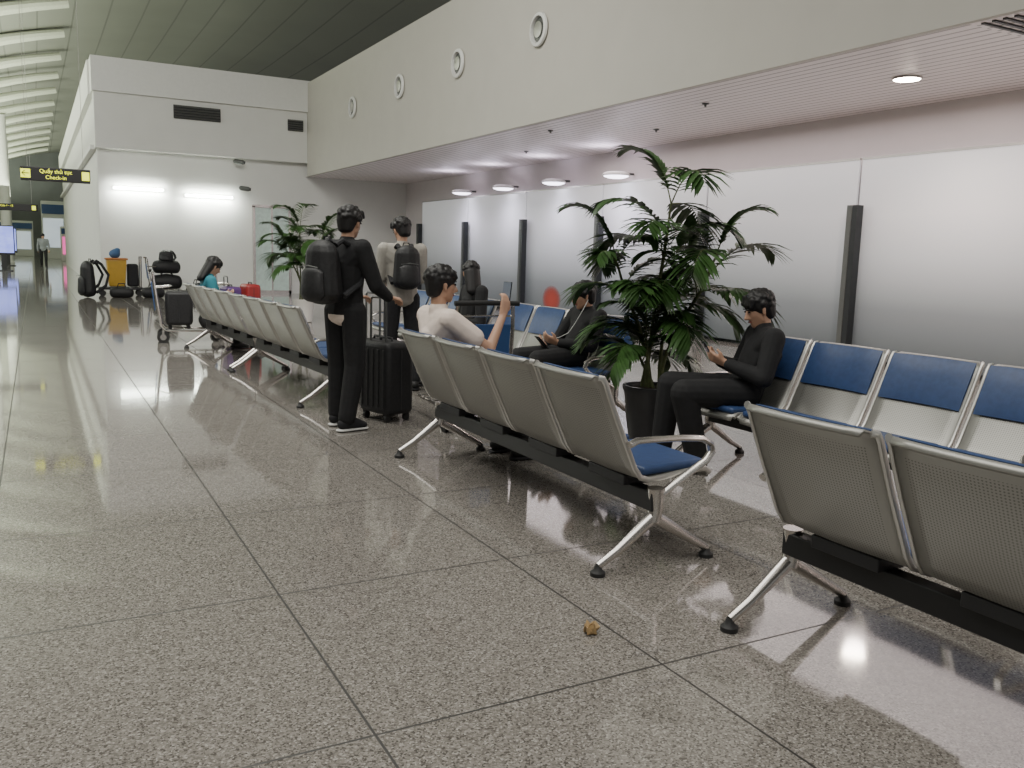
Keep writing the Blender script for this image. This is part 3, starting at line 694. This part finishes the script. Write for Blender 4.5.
duffel((3.10,25.4,.19),0,1.25,'black duffel bag on trolley by wall'); duffel((3.10,25.4,.61),.1,1.15,'black duffel bag stacked on another bag')
x=copy_tree(bp,loc=(3.1,25.4,.93),rot=1.2,label='black backpack on top of stacked bags'); x.scale=(1.1,1.2,.6)
duffel((3.95,25.5,0),.2,1.1,'black duffel bag lying on floor by wall')
duffel((1.9,24.5,0),-.1,.9,'black duffel bag lying before cleaning cart')
duffel((2.65,24.5,0),.1,.9,'black duffel bag lying beside luggage trolley')

# crumpled leaf on floor
rnd=random.Random(4); mb=MB()
for k in range(5):
    a=k*1.25; c0=V((.012*math.cos(a),.012*math.sin(a),.022)); mb.hull([c0+V((rnd.uniform(-.024,.024),rnd.uniform(-.024,.024),rnd.uniform(-.02,.024))) for _ in range(9)])
o=mb.build('dry_leaf',m_paper,loc=(1.77,2.565,0),smooth=False); tag(o,'small crumpled brown dry leaf on granite floor','leaf')

# ------------------------------------------------------------------ signs, screens, concourse
def sign(loc,w,h,lines,label):
    e=empty('hanging_sign',loc)
    MB().box((0,0,0),(w,.12,h)).build('sign_panel',m_signb,parent=e,bevel=.01)
    for sx in(-1,1): MB().cyl((sx*w*.4,0,h/2),(sx*w*.4,0,10.0-.3-loc[2]-(.022*(loc[0]-6)**2)),.004,6).build('hanging_wire',m_edge,parent=e)
    MB().box((-w*.43,-.065,0),(h*.62,.01,h*.62)).build('pictogram',m_signy,parent=e,smooth=False)
    text('←',e,(-w*.43,-.073,0),(pi/2,0,0),h*.7,m_signb,'arrow')
    MB().box((w*.43,-.065,0),(h*.5,.01,h*.62)).build('pictogram',m_signy,parent=e,smooth=False)
    for i,s in enumerate(lines):
        text(s,e,(0,-.066,h*(.2-.42*i)),(pi/2,0,0),h*.38,m_signy)
    tag(e,label,'sign','overhead signs'); return e
sign((.36,17,2.50),1.05,.23,['Quầy thủ tục','Check-in'],'black overhead sign with yellow lettering and pictograms')
sign((-.55,24,2.15),1.3,.16,['Cửa 1 - 15'],'narrow black overhead sign with yellow lettering')
def screen(loc,label):
    e=empty('display_screen',loc)
    MB().box((0,0,1.35),(.9,.12,1.3)).build('screen_housing',m_dark,parent=e,bevel=.02)
    MB().box((0,-.065,1.38),(.82,.01,1.15)).build('lit_screen',m_led,parent=e,smooth=False)
    MB().box((0,0,.35),(.2,.1,.7)).box((0,0,.02),(.7,.4,.04)).build('stand',m_dark,parent=e,bevel=.01)
    tag(e,label,'screen','display screens'); return e
screen((-1.25,45,0),'standing blue-lit digital display on dark stand')
screen((-1.3,54,0),'standing blue-lit digital display on dark stand')
for i,(x,y) in enumerate(((-1.45,60),(-1.95,48),(-1.7,75))):
    o=MB().lathe([(.35,0),(.35,.1),(.28,.12),(.26,8.4),(.3,8.5)],n=24).build('concourse_column',m_wall,loc=(x,y,0)); tag(o,'tall white round concourse column','column','concourse columns')
def kiosk(loc,s,label,m):
    e=empty('shop_unit',loc); w,d,h=s
    MB().box((0,0,h/2),(w,d,h)).build('shop_body',m_wall,parent=e,bevel=.03)
    MB().box((0,-d/2-.02,h*.45),(w*.86,.03,h*.5)).build('shop_window',m,parent=e,smooth=False)
    MB().box((0,-d/2-.03,h*.86),(w*.95,.06,h*.16)).build('fascia',m_sblue,parent=e,smooth=False)
    tag(e,label,'shop','concourse shops'); return e
kiosk((1.3,78,0),(1.6,2,4.4),'white concourse shop unit with lit window',m_shopw)
kiosk((2.2,70,0),(1.2,2,2.4),'concourse shop with pink glowing window',m_shopp)
kiosk((-1.6,88,0),(3,2,3),'white concourse shop unit with glowing window',m_shopw)

# ------------------------------------------------------------------ lights
w=bpy.data.worlds.new('world'); bpy.context.scene.world=w; w.use_nodes=True
bg=w.node_tree.nodes['Background']; bg.inputs[0].default_value=(.88,.90,.88,1); bg.inputs[1].default_value=.32
def area(name,loc,sx,sy,e,col,rot=(0,0,0)):
    l=bpy.data.lights.new(name,'AREA'); l.shape='RECTANGLE'; l.size=sx; l.size_y=sy; l.energy=e; l.color=col
    o=bpy.data.objects.new(name,l); COL.objects.link(o); o.location=loc; o.rotation_euler=rot; return o
area('hall_light',(-1,2.5,8.0),8,14,1250,(1,.98,.92))
area('hall_light_far',(-6.6,35,6.2),5,34,2200,(.97,1,.93),(0,-.35,0))
area('roof_uplight',(-3,60,4.5),4,70,6500,(.92,1,.78),(pi,0,0))
area('hall_light_tilted',(0,10.5,8.5),6,3,1000,(1,.99,.92),(.7,0,0))
area('soffit_light',(9,6,3.45),2.6,20,290,(1,.88,.87))

# ------------------------------------------------------------------ camera
f=870.0
yc=V((-477,144,-f)).normalized(); h=V((1,-.03,0)); zc=h.cross(yc).normalized(); xc=yc.cross(zc).normalized()
Rm=Matrix((xc,yc,zc))
cam=bpy.data.cameras.new('camera'); co=bpy.data.objects.new('camera',cam); COL.objects.link(co)
cam.sensor_width=36; cam.lens=f/1024*36; cam.clip_end=300
co.matrix_world=Matrix.Translation((0,0,1.4))@Rm.to_4x4()
bpy.context.scene.camera=co
